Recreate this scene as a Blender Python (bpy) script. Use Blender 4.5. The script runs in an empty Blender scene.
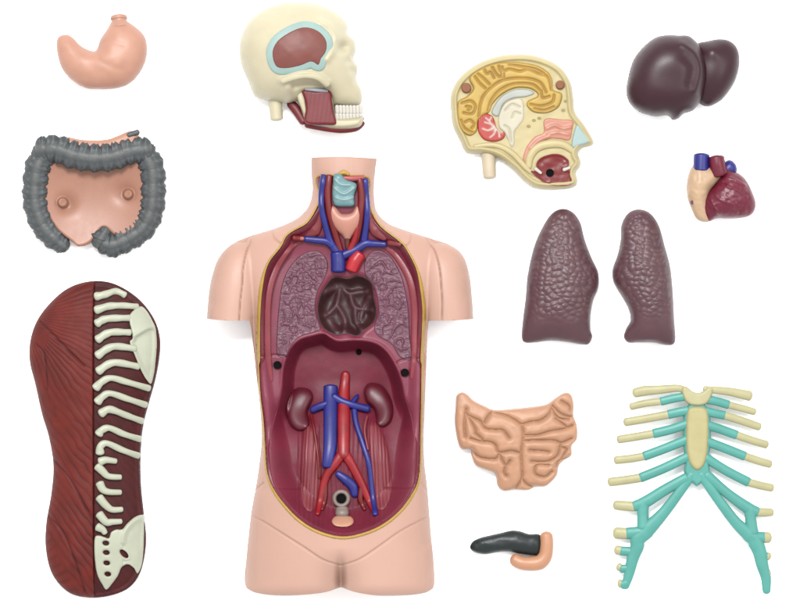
import bpy, math
import numpy as np

# ------------------------------------------------------------------ camera, light, exposure
scene = bpy.context.scene
C = scene.collection
U = 0.001                                     # one modelling unit is a millimetre

cam_d = bpy.data.cameras.new("camera")
cam = bpy.data.objects.new("camera", cam_d); C.objects.link(cam)
cam.location = (0, 0, 5.0)
cam_d.sensor_width = 36; cam_d.lens = 36 * 4.97 / 0.8
cam_d.clip_start = 0.1; cam_d.clip_end = 100
scene.camera = cam

world = bpy.data.worlds.new("World"); scene.world = world
world.use_nodes = True
world.node_tree.nodes["Background"].inputs[0].default_value = (1, 1, 1, 1)
world.node_tree.nodes["Background"].inputs[1].default_value = 1.6

def area(name, loc, size, power, target=(0, 0, 0), color=(1, 1, 1)):
    d = bpy.data.lights.new(name, 'AREA'); d.shape = 'SQUARE'; d.size = size; d.energy = power; d.color = color
    o = bpy.data.objects.new(name, d); C.objects.link(o); o.location = loc
    v = np.array(target, float) - np.array(loc, float)
    from mathutils import Vector
    o.rotation_euler = Vector(v).to_track_quat('-Z', 'Y').to_euler()
    return o
area("softbox", (-0.35, 1.45, 3.1), 0.9, 200)
area("softbox", (1.9, 0.3, 2.6), 0.8, 30)

scene.view_settings.view_transform = 'Standard'
scene.view_settings.look = 'None'
scene.view_settings.exposure = 0
scene.view_settings.gamma = 1
KEY = 3.15                                    # brightness of a white surface facing the lamps

# ------------------------------------------------------------------ materials
def lin(c):
    c = np.array(c, float) / 255
    return np.where(c <= 0.04045, c / 12.92, ((c + 0.055) / 1.055) ** 2.4)
def alb(rgb, spec=0.028):
    v = np.clip((lin(rgb) - spec) / KEY, 0.002, 0.95)
    return (float(v[0]), float(v[1]), float(v[2]), 1)
MATS = {}
def mat(name, rgb, rough=0.42, var=0.08, vscale=40, bump=0.15, bscale=900, rgb2=None, spec=0.3, sss=0.0, deep=None):
    """moulded, hand painted vinyl: faint colour drift, fine surface grain, optional second paint colour by mask"""
    if name in MATS: return MATS[name]
    m = bpy.data.materials.new(name); m.use_nodes = True; nt = m.node_tree; N = nt.nodes; L = nt.links
    b = N["Principled BSDF"]
    tc = N.new("ShaderNodeTexCoord")
    n1 = N.new("ShaderNodeTexNoise"); n1.inputs["Scale"].default_value = vscale; n1.inputs["Detail"].default_value = 4
    L.new(tc.outputs["Object"], n1.inputs["Vector"])
    base = alb(rgb)
    if rgb2 is not None:
        at = N.new("ShaderNodeAttribute"); at.attribute_name = "paint"
        mx = N.new("ShaderNodeMix"); mx.data_type = 'RGBA'
        mx.inputs[6].default_value = base; mx.inputs[7].default_value = alb(rgb2)
        L.new(at.outputs["Fac"], mx.inputs[0]); src = mx.outputs[2]
    else:
        rg = N.new("ShaderNodeRGB"); rg.outputs[0].default_value = base; src = rg.outputs[0]
    mr = N.new("ShaderNodeMapRange"); mr.inputs[1].default_value = 0.3; mr.inputs[2].default_value = 0.7
    mr.inputs[3].default_value = 1 - var; mr.inputs[4].default_value = 1 + var
    L.new(n1.outputs["Fac"], mr.inputs[0])
    vm = N.new("ShaderNodeVectorMath"); vm.operation = 'SCALE'
    L.new(src, vm.inputs[0]); L.new(mr.outputs[0], vm.inputs["Scale"])
    L.new(vm.outputs[0], b.inputs["Base Color"])
    rr = N.new("ShaderNodeMapRange"); rr.inputs[3].default_value = rough - 0.06; rr.inputs[4].default_value = rough + 0.08
    n3 = N.new("ShaderNodeTexNoise"); n3.inputs["Scale"].default_value = 120
    L.new(tc.outputs["Object"], n3.inputs["Vector"]); L.new(n3.outputs["Fac"], rr.inputs[0]); L.new(rr.outputs[0], b.inputs["Roughness"])
    b.inputs["Specular IOR Level"].default_value = spec
    if sss:
        b.inputs["Subsurface Weight"].default_value = sss
        b.inputs["Subsurface Radius"].default_value = (1.0, 0.4, 0.25); b.inputs["Subsurface Scale"].default_value = 0.006
    n2 = N.new("ShaderNodeTexNoise"); n2.inputs["Scale"].default_value = bscale; n2.inputs["Detail"].default_value = 3
    L.new(tc.outputs["Object"], n2.inputs["Vector"])
    bp = N.new("ShaderNodeBump"); bp.inputs["Strength"].default_value = bump; bp.inputs["Distance"].default_value = 0.0006
    L.new(n2.outputs["Fac"], bp.inputs["Height"]); L.new(bp.outputs[0], b.inputs["Normal"])
    MATS[name] = m
    return m

# ------------------------------------------------------------------ 2-D geometry helpers (millimetres, y down)
def zm(x0, y0, s, pts): return [(x0 + p[0] / s, y0 + p[1] / s) for p in pts]
def smooth(pts, closed=True, n=7):
    p = np.array(pts, float); k = len(p); out = []
    if k == 2 and not closed: 
        t = np.linspace(0, 1, n + 1)[:, None]; return p[0] * (1 - t) + p[1] * t
    for i in range(k if closed else k - 1):
        if closed: a, b, c, d = p[(i - 1) % k], p[i], p[(i + 1) % k], p[(i + 2) % k]
        else: a, b, c, d = p[max(i - 1, 0)], p[i], p[i + 1], p[min(i + 2, k - 1)]
        for j in range(n):
            t = j / n
            out.append(0.5 * ((2 * b) + (c - a) * t + (2 * a - 5 * b + 4 * c - d) * t * t + (3 * b - a - 3 * c + d) * t ** 3))
    if not closed: out.append(p[-1])
    return np.array(out)
def straight(pts, n=1):
    return np.array(pts, float)
def near(poly, X, Y, closed=True):
    """distance and nearest point to a polyline"""
    best = np.full(X.shape, 1e18); NX = np.zeros(X.shape); NY = np.zeros(X.shape)
    k = len(poly)
    for i in range(k if closed else k - 1):
        ax, ay = poly[i][0], poly[i][1]; bx, by = poly[(i + 1) % k][0], poly[(i + 1) % k][1]
        dx, dy = bx - ax, by - ay; l2 = dx * dx + dy * dy
        if l2 < 1e-12: continue
        t = np.clip(((X - ax) * dx + (Y - ay) * dy) / l2, 0, 1)
        qx = ax + t * dx; qy = ay + t * dy
        d = (X - qx) ** 2 + (Y - qy) ** 2
        m = d < best
        best[m] = d[m]; NX[m] = qx[m]; NY[m] = qy[m]
    return np.sqrt(best), NX, NY
def inside(poly, X, Y):
    r = np.zeros(X.shape, bool); k = len(poly)
    for i in range(k):
        ax, ay = poly[i]; bx, by = poly[(i + 1) % k]
        if ay == by: continue
        c = ((ay > Y) != (by > Y))
        r ^= c & (X < (bx - ax) * (Y - ay) / (by - ay) + ax)
    return r
def sd(poly, X, Y):
    d, nx, ny = near(poly, X, Y)
    return np.where(inside(poly, X, Y), d, -d), nx, ny
def dl(lines, X, Y):
    best = np.full(X.shape, 1e9)
    for l in lines: best = np.minimum(best, near(l, X, Y, False)[0])
    return best
def offset(poly, d):
    """inward offset of a closed polygon"""
    p = np.array(poly); t = np.roll(p, -1, 0) - np.roll(p, 1, 0); t /= np.linalg.norm(t, axis=1)[:, None] + 1e-9
    n = np.stack([-t[:, 1], t[:, 0]], 1)
    a = 0.5 * np.sum(p[:, 0] * np.roll(p[:, 1], -1) - np.roll(p[:, 0], -1) * p[:, 1])
    if a < 0: n = -n
    return p + n * d
def sst(a, b, x):
    t = np.clip((x - a) / (b - a), 0, 1); return t * t * (3 - 2 * t)
def g(d, w): return np.exp(-(d / w) ** 2)
def rnd(D, r): 
    q = np.clip(D, 0, r); return np.sqrt(np.maximum(r * r - (r - q) ** 2, 0))
def ell(cx, cy, rx, ry=None, rot=0, n=40):
    ry = ry or rx; a = np.linspace(0, 2 * math.pi, n, endpoint=False); c, s = math.cos(rot), math.sin(rot)
    x = rx * np.cos(a); y = ry * np.sin(a)
    return np.stack([cx + x * c - y * s, cy + x * s + y * c], 1)
_R = np.random.RandomState(7)
_tab = _R.rand(256, 256)
def vnoise(X, Y, s):
    x = X / s + 91.3; y = Y / s + 47.7; xi = np.floor(x).astype(int); yi = np.floor(y).astype(int)
    u = x - xi; v = y - yi; u = u * u * (3 - 2 * u); v = v * v * (3 - 2 * v)
    f = lambda i, j: _tab[i % 256, j % 256]
    return (f(xi, yi) * (1 - u) + f(xi + 1, yi) * u) * (1 - v) + (f(xi, yi + 1) * (1 - u) + f(xi + 1, yi + 1) * u) * v - 0.5
def fbm(X, Y, s, o=3): return sum(vnoise(X + 13 * k, Y + 7 * k, s / 2 ** k) / 2 ** k for k in range(o))
_tx = _R.rand(256, 256); _ty = _R.rand(256, 256)
def worley(X, Y, s, jit=0.85):
    x = X / s + 50; y = Y / s + 50; xi = np.floor(x).astype(int); yi = np.floor(y).astype(int)
    f1 = np.full(x.shape, 9.); f2 = np.full(x.shape, 9.)
    for i in (-1, 0, 1):
        for j in (-1, 0, 1):
            a, b = (xi + i) % 256, (yi + j) % 256
            px = xi + i + 0.5 + jit * (_tx[a, b] - 0.5); py = yi + j + 0.5 + jit * (_ty[a, b] - 0.5)
            d = np.hypot(x - px, y - py); m = d < f1
            f2 = np.where(m, f1, np.minimum(f2, d)); f1 = np.where(m, d, f1)
    return f1, f2

class Inflate:
    """puffed-up height over a closed outline (membrane solution), zero on the outline, one at the highest point"""
    def __init__(s, poly, n=70, it=1800):
        p = np.array(poly); lo = p.min(0); hi = p.max(0); st = max(hi - lo) / n
        lo = lo - 2 * st; hi = hi + 2 * st
        s.x0, s.y0, s.st, s.poly = lo[0], lo[1], st, p
        gx = np.arange(lo[0], hi[0] + st, st); gy = np.arange(lo[1], hi[1] + st, st)
        X, Y = np.meshgrid(gx, gy)
        D, _, _ = sd(p, X, Y); m = D > 0.35 * st
        u = np.zeros(X.shape)
        for _ in range(it):
            v = 0.25 * (np.roll(u, 1, 0) + np.roll(u, -1, 0) + np.roll(u, 1, 1) + np.roll(u, -1, 1) + 1)
            u = np.where(m, v, 0)
        q = np.where(m, u / np.maximum(D, 0.35 * st), 0); w = (D > 1.0 * st).astype(float); q = q * w
        for _ in range(30):                     # spread the ratio outwards past the outline
            qs = sum(np.roll(q * w, k, a) for k in (1, -1) for a in (0, 1)); ws = sum(np.roll(w, k, a) for k in (1, -1) for a in (0, 1))
            new = (w == 0) & (ws > 0)
            q = np.where(new, qs / np.maximum(ws, 1e-9), q); w = np.where(new, 1.0, w)
        s.q = q; s.u = u; s.um = float(u.max())
    def __call__(s, X, Y, D=None, pw=0.5):
        if D is None: D = sd(s.poly, X, Y)[0]
        fx = np.clip((X - s.x0) / s.st, 0, s.q.shape[1] - 1.001); fy = np.clip((Y - s.y0) / s.st, 0, s.q.shape[0] - 1.001)
        i = fx.astype(int); j = fy.astype(int); a = fx - i; b = fy - j; q = s.q
        bl = lambda q: (q[j, i] * (1 - a) + q[j, i + 1] * a) * (1 - b) + (q[j + 1, i] * (1 - a) + q[j + 1, i + 1] * a) * b
        w = sst(1.5 * s.st, 4.0 * s.st, D)
        v = np.maximum(D, 0) * bl(q) * (1 - w) + bl(s.u) * w
        return np.clip(v / s.um, 0, 1.2) ** pw

def tubefield(pts, r, X, Y, z=0.0, n=5):
    """upper envelope of a round tube whose axis lies at height z"""
    p = smooth(pts, False, n); rr = np.interp(np.linspace(0, 1, len(p)), np.linspace(0, 1, len(np.atleast_1d(r))), np.atleast_1d(r)) if np.ndim(r) else np.full(len(p), float(r))
    h = np.full(X.shape, -99.)
    for i in range(len(p) - 1):
        ax, ay = p[i]; bx, by = p[i + 1]; dx, dy = bx - ax, by - ay; l2 = dx * dx + dy * dy + 1e-9
        t = np.clip(((X - ax) * dx + (Y - ay) * dy) / l2, 0, 1)
        d2 = (X - ax - t * dx) ** 2 + (Y - ay - t * dy) ** 2; R = rr[i] + t * (rr[i + 1] - rr[i])
        h = np.maximum(h, np.where(d2 < R * R, np.sqrt(np.maximum(R * R - d2, 0)), -99.))
    return h + z

# ------------------------------------------------------------------ mesh helpers
def link_mesh(name, V, F, material, parent=None, paint=None, smooth_=True):
    """V in mm with y down, F list / array of faces"""
    me = bpy.data.meshes.new(name)
    W = np.empty((len(V), 3)); off = parent.get('_o', (0, 0)) if parent else None
    ox, oy = (PIV[parent.name] if parent else (0, 0)) 
    W[:, 0] = (V[:, 0] - 400) * U - ox; W[:, 1] = (300 - V[:, 1]) * U - oy; W[:, 2] = V[:, 2] * U
    me.from_pydata(W.tolist(), [], [tuple(f) for f in F])
    me.materials.append(material)
    me.polygons.foreach_set("use_smooth", [smooth_] * len(me.polygons))
    if paint is not None:
        a = me.attributes.new("paint", 'FLOAT', 'POINT'); a.data.foreach_set("value", np.clip(paint, 0, 1).astype(np.float32))
    me.update()
    o = bpy.data.objects.new(name, me); C.objects.link(o)
    if parent: o.parent = parent
    return o
PIV = {}
def thing(name, label, cat, cx, cy, group=None):
    o = bpy.data.objects.new(name, None); C.objects.link(o); o.empty_display_size = 0.02
    o.location = ((cx - 400) * U, (300 - cy) * U, 0); PIV[o.name] = ((cx - 400) * U, (300 - cy) * U)
    o['label'] = label; o['category'] = cat
    if group: o['group'] = group
    return o
def sub(o, parent):
    """hang mesh o one level deeper, below a part mesh"""
    o.parent = parent; return o

def relief(name, poly, top, bottom, m, parent, step=0.8, holes=(), paint=None, split=None):
    """solid over a closed outline: top(X,Y,D) and bottom(X,Y,D) give the heights, D is the distance to the outline"""
    p = np.array(poly, float); lo = p.min(0) - step; hi = p.max(0) + step
    X, Y = np.meshgrid(np.arange(lo[0], hi[0] + step, step), np.arange(lo[1], hi[1] + step, step))
    D, NX, NY = sd(p, X, Y)
    for h in holes:
        d, nx, ny = sd(np.array(h), X, Y); k = -d < D
        D = np.where(k, -d, D); NX = np.where(k, nx, NX); NY = np.where(k, ny, NY)
    ins = D > 0
    cell = ins[:-1, :-1] | ins[1:, :-1] | ins[:-1, 1:] | ins[1:, 1:]
    sn = D < 0.28 * step
    X = np.where(sn, NX, X); Y = np.where(sn, NY, Y); D = np.where(sn, 0, D)
    used = np.zeros(X.shape, bool)
    used[:-1, :-1] |= cell; used[1:, :-1] |= cell; used[:-1, 1:] |= cell; used[1:, 1:] |= cell
    idx = np.full(X.shape, -1); idx[used] = np.arange(used.sum())
    x, y, d = X[used], Y[used], D[used]
    zt = top(x, y, d); zb = bottom(x, y, d) if callable(bottom) else np.full(x.shape, float(bottom))
    zb = np.minimum(zb, zt); n = len(x)
    ii, jj = np.nonzero(cell)
    F = np.stack([idx[ii, jj], idx[ii + 1, jj], idx[ii + 1, jj + 1], idx[ii, jj + 1]], 1)
    # boundary edges
    pad = np.pad(cell, 1); E = []
    up = cell & ~pad[:-2, 1:-1]; dn = cell & ~pad[2:, 1:-1]; lf = cell & ~pad[1:-1, :-2]; rt = cell & ~pad[1:-1, 2:]
    a, b = np.nonzero(up); E.append(np.stack([idx[a, b + 1], idx[a, b]], 1))
    a, b = np.nonzero(dn); E.append(np.stack([idx[a + 1, b], idx[a + 1, b + 1]], 1))
    a, b = np.nonzero(lf); E.append(np.stack([idx[a, b], idx[a + 1, b]], 1))
    a, b = np.nonzero(rt); E.append(np.stack([idx[a + 1, b + 1], idx[a, b + 1]], 1))
    E = np.concatenate(E)
    pt = paint(x, y, d) if paint else None
    V = np.stack([x, y, zt], 1)
    if split:
        lab = split(X[ii, jj] + step / 2, Y[ii, jj] + step / 2); objs = []
        el = split(0.5 * (x[E[:, 0]] + x[E[:, 1]]), 0.5 * (y[E[:, 0]] + y[E[:, 1]]))
        for k, (nm, mt) in enumerate(m):
            objs.append(_close(nm, V, zb, F[lab == k], E[el == k], mt, parent, pt))
        return objs
    return _close(name, V, zb, F, E, m, parent, pt)
def _close(name, V, zb, F, E, m, parent, pt):
    n = len(V); bm_ = np.zeros(n, bool); bm_[E.ravel()] = True
    share = bm_ & (V[:, 2] - zb < 0.05)
    bot = np.arange(n) + n; bot[share] = np.arange(n)[share]
    VB = V.copy(); VB[:, 2] = zb
    FB = bot[F][:, ::-1]
    w = ~(share[E[:, 0]] & share[E[:, 1]])
    EW = E[w]
    VV = np.concatenate([V, VB, V, VB]); 
    FW = np.stack([EW[:, 1] + 2 * n, EW[:, 0] + 2 * n, EW[:, 0] + 3 * n, EW[:, 1] + 3 * n], 1)
    FF = np.concatenate([F, FB, FW[:, ::1]]) if len(FW) else np.concatenate([F, FB])
    u, inv = np.unique(FF, return_inverse=True); FF = inv.reshape(FF.shape)
    faces = []
    VV = VV[u]
    for f in FF.tolist():
        q = []
        for v in f:
            if v not in q: q.append(v)
        if len(q) > 2: faces.append(q)
    P = np.concatenate([pt] * 4)[u] if pt is not None else None
    return link_mesh(name, VV, faces, m, parent, P)

def tube(name, pts, r, z, m, parent, flat=1.0, seg=14, n=6, mod=None, tip=0.75, paint=None, z3=False):
    """swept round (or flattened) tube with rounded ends; r and z per control point, constant or callable"""
    p = smooth(pts, False, n); k = len(p); t = np.linspace(0, 1, k)
    ctl = np.linspace(0, 1, len(pts))
    rr = np.interp(t, np.linspace(0, 1, len(r)), r) if np.ndim(r) else np.full(k, float(r))
    zz = z(p[:, 0], p[:, 1]) if callable(z) else (np.interp(t, np.linspace(0, 1, len(z)), z) if np.ndim(z) else np.full(k, float(z)))
    P = np.column_stack([p, zz])
    T = np.gradient(P, axis=0); T /= np.linalg.norm(T, axis=1)[:, None] + 1e-9
    # end caps
    caps = [(0.0, 0.05), (0.25, 0.62), (0.6, 0.88)]
    A = []; B = []
    for c, f in caps: A.append((P[0] - T[0] * rr[0] * tip * (1 - c), T[0], rr[0] * f, 0.0))
    for c, f in reversed(caps): B.append((P[-1] + T[-1] * rr[-1] * tip * (1 - c), T[-1], rr[-1] * f, 1.0))
    rings = A + [(P[i], T[i], rr[i], t[i]) for i in range(k)] + B
    a = np.linspace(0, 2 * math.pi, seg, endpoint=False); V = []; PT = []
    for c, T_, R, tt in rings:
        s = np.cross(T_, (0, 0, 1.0)); s /= np.linalg.norm(s) + 1e-9; u = np.cross(s, T_)
        M = mod(tt, a) if mod else 1.0
        V.append(c + np.outer(np.cos(a) * R * M, s) + np.outer(np.sin(a) * R * flat * M, u))
        if paint: PT.append(paint(tt, a))
    V = np.concatenate(V); nr = len(rings); F = []
    for i in range(nr - 1):
        for j in range(seg):
            F.append((i * seg + j, i * seg + (j + 1) % seg, (i + 1) * seg + (j + 1) % seg, (i + 1) * seg + j))
    F.append(tuple(range(seg))[::-1]); F.append(tuple((nr - 1) * seg + j for j in range(seg)))
    return link_mesh(name, V, F, m, parent, np.concatenate(PT) if paint else None)

# ------------------------------------------------------------------ the white surface everything lies on
wm = bpy.data.materials.new("white_sheet"); wm.use_nodes = True
b_ = wm.node_tree.nodes["Principled BSDF"]; b_.inputs["Base Color"].default_value = (0.93, 0.93, 0.93, 1); b_.inputs["Roughness"].default_value = 0.9
b_.inputs["Specular IOR Level"].default_value = 0.1
nz = wm.node_tree.nodes.new("ShaderNodeTexNoise"); nz.inputs["Scale"].default_value = 300
bb = wm.node_tree.nodes.new("ShaderNodeBump"); bb.inputs["Strength"].default_value = 0.05; bb.inputs["Distance"].default_value = 0.0005
wm.node_tree.links.new(nz.outputs["Fac"], bb.inputs["Height"]); wm.node_tree.links.new(bb.outputs[0], b_.inputs["Normal"])
me = bpy.data.meshes.new("white_ground"); me.from_pydata([(-12, -12, 0), (12, -12, 0), (12, 12, 0), (-12, 12, 0)], [], [(0, 1, 2, 3)]); me.materials.append(wm)
gr = bpy.data.objects.new("white_ground", me); C.objects.link(gr); gr['kind'] = 'structure'

# ------------------------------------------------------------------ colours
SKIN = mat("skin_vinyl", (234, 188, 168), 0.5, 0.045, 14, 0.08, sss=0.0)
PEACH = mat("peach_vinyl", (226, 170, 146), 0.46, 0.05, 60, 0.15)
BONE = mat("bone_cream", (238, 228, 194), 0.45, 0.04, 50, 0.12)
BONEG = mat("bone_pale_green", (218, 222, 198), 0.42, 0.05, 60, 0.12)
BONEY = mat("bone_yellow", (216, 210, 162), 0.45, 0.06, 80, 0.2)
TEAL = mat("cartilage_teal", (108, 192, 180), 0.42, 0.06, 60, 0.12)
PTEAL = mat("pale_teal", (182, 212, 205), 0.45, 0.06, 80, 0.1)
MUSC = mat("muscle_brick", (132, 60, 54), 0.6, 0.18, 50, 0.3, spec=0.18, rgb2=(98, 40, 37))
MUSCD = mat("muscle_dark", (100, 46, 48), 0.6, 0.14, 50, 0.25, spec=0.18, rgb2=(76, 34, 36))
BLUE = mat("vein_blue", (62, 64, 146), 0.38, 0.16, 80, 0.12)
RED = mat("artery_red", (176, 48, 58), 0.38, 0.16, 80, 0.12)
DRED = mat("artery_dark_red", (138, 34, 48), 0.38, 0.1, 80, 0.12)
WALL = mat("cavity_plum", (152, 70, 90), 0.42, 0.1, 60, 0.2)
BAND = mat("cavity_band", (132, 56, 68), 0.38, 0.12, 70, 0.2)
RIBB = mat("cavity_rib_band", (164, 76, 84), 0.38, 0.1, 70, 0.2)
FAT = mat("fat_yellow", (212, 172, 84), 0.42, 0.08, 80, 0.15)
HOLE = mat("dark_hole", (30, 20, 22), 0.8, 0.1, 80, 0.1, spec=0.05)

# ================================================================== STOMACH
t = thing("stomach_model", "plain peach stomach model with a short ringed stub, curled like a bean", "stomach model", 101, 52)
o = smooth(zm(40, 0, 6, [(430,120),(470,108),(515,120),(580,165),(625,215),(640,280),(630,360),(590,440),(530,500),(450,528),(350,532),(270,525),(190,480),(130,410),(105,340),(95,270),(105,220),(150,203),(190,220),(240,270),(300,300),(335,295),(360,230),(400,170)]))
I = Inflate(o)
def h_stomach(X, Y, D):
    f = I(X, Y, D)
    w = dl([smooth(zm(40, 0, 6, [(340,300),(360,360),(420,400),(500,420)]), False), smooth(zm(40, 0, 6, [(350,260),(420,250),(500,270)]), False)], X, Y)
    return 20 + 21 * f - 0.5 * g(w, 3) * sst(0, 8, D) + 1.0 * fbm(X, Y, 14, 2) * sst(0, 6, D)
relief("stomach_body", o, h_stomach, lambda X, Y, D: 20 - 19 * I(X, Y, D), PEACH, t, 0.7)
stub = tube("oesophagus_stub", zm(40, 0, 6, [(478,170),(474,130),(471,98)]), [9.5, 7.6, 7.4], [24, 22, 21], PEACH, t, tip=0.3)
sub(tube("stub_ring", zm(40, 0, 6, [(471,112),(470,97)]), [8.6, 8.4], [21.5, 21], PEACH, t, tip=0.25), stub)

# ================================================================== LARGE INTESTINE
GREY = mat("colon_grey", (98, 102, 104), 0.5, 0.14, 120, 0.6, bscale=450, rgb2=(116, 119, 118))
PINKB = mat("mesentery_pink", (200, 146, 124), 0.42, 0.05, 60, 0.12)
t = thing("large_intestine_model", "large intestine model, knobbly grey colon framing a pink backing", "intestine model", 93, 195)
q = lambda pts: zm(10, 120, 4.135, pts)
o = smooth(q([(130,150),(150,105),(230,95),(330,100),(430,95),(540,110),(560,180),(555,300),(530,420),(480,470),(430,475),(380,445),(330,505),(280,522),(250,500),(190,450),(150,380),(125,280)]))
def h_back(X, Y, D):
    z = 9 + 3 * rnd(D, 3) / 3
    a = q([(215, 340), (485, 305)])
    e1 = np.hypot(X - a[0][0], Y - a[0][1]); e2 = np.hypot(X - a[1][0], Y - a[1][1])
    c = q([(340, 320)])[0]
    z = z + 5 * (np.hypot((X - c[0]) / 45, (Y - c[1]) / 40)) ** 2
    z = z - 5 * g(np.hypot(X - a[0][0] - 4, Y - a[0][1] - 2), 9) - 5 * g(np.hypot(X - a[1][0] + 3, Y - a[1][1] + 2), 9)
    return z + 9 * sst(6.4, 3.4, e1) + 9 * sst(6.4, 3.4, e2)
relief("mesentery", o, h_back, 0, PINKB, t, 0.8)
def haustra(n, ph=0.0, amp=0.2):
    def f(tt, a):
        lobe = np.abs(np.sin(math.pi * (n * tt + ph)))
        tt2 = np.abs(np.sin(math.pi * (n * tt + ph + 0.5)))
        side = np.abs(np.cos(a))
        m = 1 + amp * (lobe ** 0.6 - 0.75) * (0.25 + 0.75 * side)
        m = m + 0.05 * np.exp(-((a - math.pi * 0.5) / 0.2) ** 2)               # the long band down the middle
        m = m + 0.07 * np.sin(math.pi * (4 * n * tt + 3 * a / math.pi)) * np.exp(-((a - math.pi * 0.2) / 0.35) ** 2) + 0.07 * np.sin(math.pi * (4 * n * tt - 2 * a / math.pi)) * np.exp(-((a - math.pi * 0.8) / 0.35) ** 2)
        m = m - 0.08 * np.exp(-((a - math.pi * 0.36) / 0.12) ** 2) - 0.08 * np.exp(-((a - math.pi * 0.66) / 0.12) ** 2)
        m = m + 0.05 * np.sin(2 * math.pi * 2.3 * n * tt + 4 * a) * np.sin(3.1 * a + 17 * tt) * side
        return m
    return f
def cpaint(tt, a): return np.exp(-((a - math.pi * 0.5) / 0.3) ** 2)
tube("ascending_colon", q([(225,525),(180,490),(130,430),(102,350),(100,270),(112,190),(150,125)]), [7.5, 11.5, 12.3, 12.6, 12.6, 13, 12.5], [10, 11, 12, 14, 16, 18, 20], GREY, t, 0.7, 44, 30, haustra(9), paint=cpaint, tip=0.45)
tube("transverse_colon", q([(128,118),(190,118),(260,142),(340,155),(420,150),(490,128),(560,118)]), [12, 13.5, 14, 14, 14, 13.5, 12], [22, 24, 25, 26, 25, 24, 22], GREY, t, 0.7, 44, 30, haustra(10, 0.3), paint=cpaint, tip=0.6)
tube("descending_colon", q([(545,125),(583,190),(590,280),(582,370),(545,445),(480,490),(415,515),(375,500)]), [12.5, 12.6, 12.4, 12.4, 12.6, 12.6, 12.6, 10], [20, 18, 16, 14, 12, 11, 11, 11], GREY, t, 0.7, 44, 30, haustra(11, 0.2), paint=cpaint, tip=0.45)
tube("sigmoid_colon", q([(365,510),(372,490),(392,455)]), [8, 11, 6], 12, GREY, t, 0.8, 36, 14, haustra(2, 0.3), paint=cpaint)
o = smooth(q([(205,90),(225,68),(300,80),(390,80),(440,65),(490,44),(520,48),(530,70),(520,110),(400,130),(260,130)]))
relief("duodenal_fold", o, lambda X, Y, D: 21 + 8 * rnd(D, 6) / 6, 6, PEACH, t, 0.7)
tube("colon_tip", q([(490,62),(528,50)]), [2.6, 2.8], 28, GREY, t, paint=cpaint)

# ================================================================== BACK PLATE
t = thing("torso_back_panel", "tall brick red back muscle panel with pale ribs and shoulder blade on its right half", "anatomy panel", 93, 440)
a1 = lambda p: zm(15, 270, 3.53, p); a2 = lambda p: zm(15, 430, 3.53, p)
out = smooth(a1([(275,38),(350,50),(430,100),(485,170),(507,240),(505,310),(490,390),(465,480),(446,560)]) + a2([(438,100),(440,200),(450,300),(458,400),(440,500),(400,560),(330,590),(250,596),(180,575),(125,510),(103,420),(105,330),(122,230),(130,130),(115,30)]) + a1([(90,510),(65,400),(46,320),(50,240),(80,165),(140,95),(200,55)]))
I = Inflate(out, 90, 2500)
mid = 93.0
def fibre(X, Y):
    """grooves of the muscle sheets: a fan from the shoulder, slanting sheets below, a hip muscle at the bottom"""
    wv = 3.4 * fbm(X, Y, 30, 2) + 0.9 * vnoise(X, Y, 7)
    th = np.arctan2(Y - 318, X - 22)
    p1 = th * 40 + wv * 0.7
    p2 = (X * 0.80 - Y * 0.60) / 2.3 + wv
    p3 = (X * 0.55 + Y * 0.83) / 2.7 + wv * 0.8
    s1 = 1 - sst(385, 425, Y + 0.4 * (X - 60)); hip = sst(-4, 4, (Y - 520) - (X - 42) * 2.2 + 0 * X) * (X < mid)
    f = lambda p, k: np.abs(np.sin(p + 0.8 * k)) ** 0.7
    F = f(p1, 0) * s1 + f(p2, 1) * (1 - s1)
    F = F * (1 - hip) + f(p3, 0) * hip
    patch = 0.45 + 0.9 * (vnoise(X, Y, 22) + 0.4)
    return F, np.clip(patch, 0.15, 1.1), hip
cut = [smooth([(45,514),(62,532),(74,560),(84,592)], False), smooth([(40,322),(58,340),(84,366)], False), smooth([(36,345),(44,356),(47,390)], False), smooth([(48,455),(70,480),(92,520)], False)]
ribs = []
z5 = lambda p: zm(85, 275, 6, p); z6 = lambda p: zm(85, 370, 6, p); z7 = lambda p: zm(85, 450, 6, p); z8 = lambda p: zm(85, 510, 6.66, p)
ribs += [z5([(62,130),(115,118),(180,98),(235,122)]), z5([(65,212),(140,188),(230,184),(310,192)]), z5([(70,292),(130,263),(268,258)]), z5([(75,388),(150,345),(270,345)]), z5([(75,484),(165,430),(300,442)]), z5([(80,578),(170,526),(320,550)]),
         z6([(65,108),(100,72),(155,48),(250,72),(380,112)]), z6([(75,192),(105,160),(150,140),(250,172),(360,212)]), z6([(95,262),(148,236),(240,270),(338,310)]), z6([(82,385),(100,362),(145,348),(230,385),(325,418)]), z6([(90,500),(92,460),(130,440),(220,480),(315,518)])]
lumb = [z7([(90,70),(125,60),(185,68)]), z7([(75,98),(105,128),(140,158),(212,164)]), z7([(88,200),(105,235),(140,252),(212,255)]), z7([(85,285),(120,328),(160,358),(220,358)]), z7([(85,385),(125,432),(165,432),(215,430)]), z7([(75,462),(105,478),(120,500)])]
def h_plate(X, Y, D):
    F, pa, hip = fibre(X, Y)
    L = X < mid
    z = 8 + 26 * I(X, Y, D, 0.55)
    z = z + 0.6 * F * pa * sst(0, 5, D) * np.where(L, 1, 0.25)
    z = z - 1.3 * g(dl(cut, X, Y), 1.2) * L
    z = z - 4.2 * sst(mid - 1, mid + 1.5, X) * sst(0, 6, D) + 1.0 * fbm(X, Y, 18, 2) * sst(0, 6, D)
    return z
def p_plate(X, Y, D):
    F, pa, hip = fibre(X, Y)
    return np.clip((1 - F) * 0.8 * pa + 0.5 * g(dl(cut, X, Y), 1.4), 0, 1)
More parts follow.
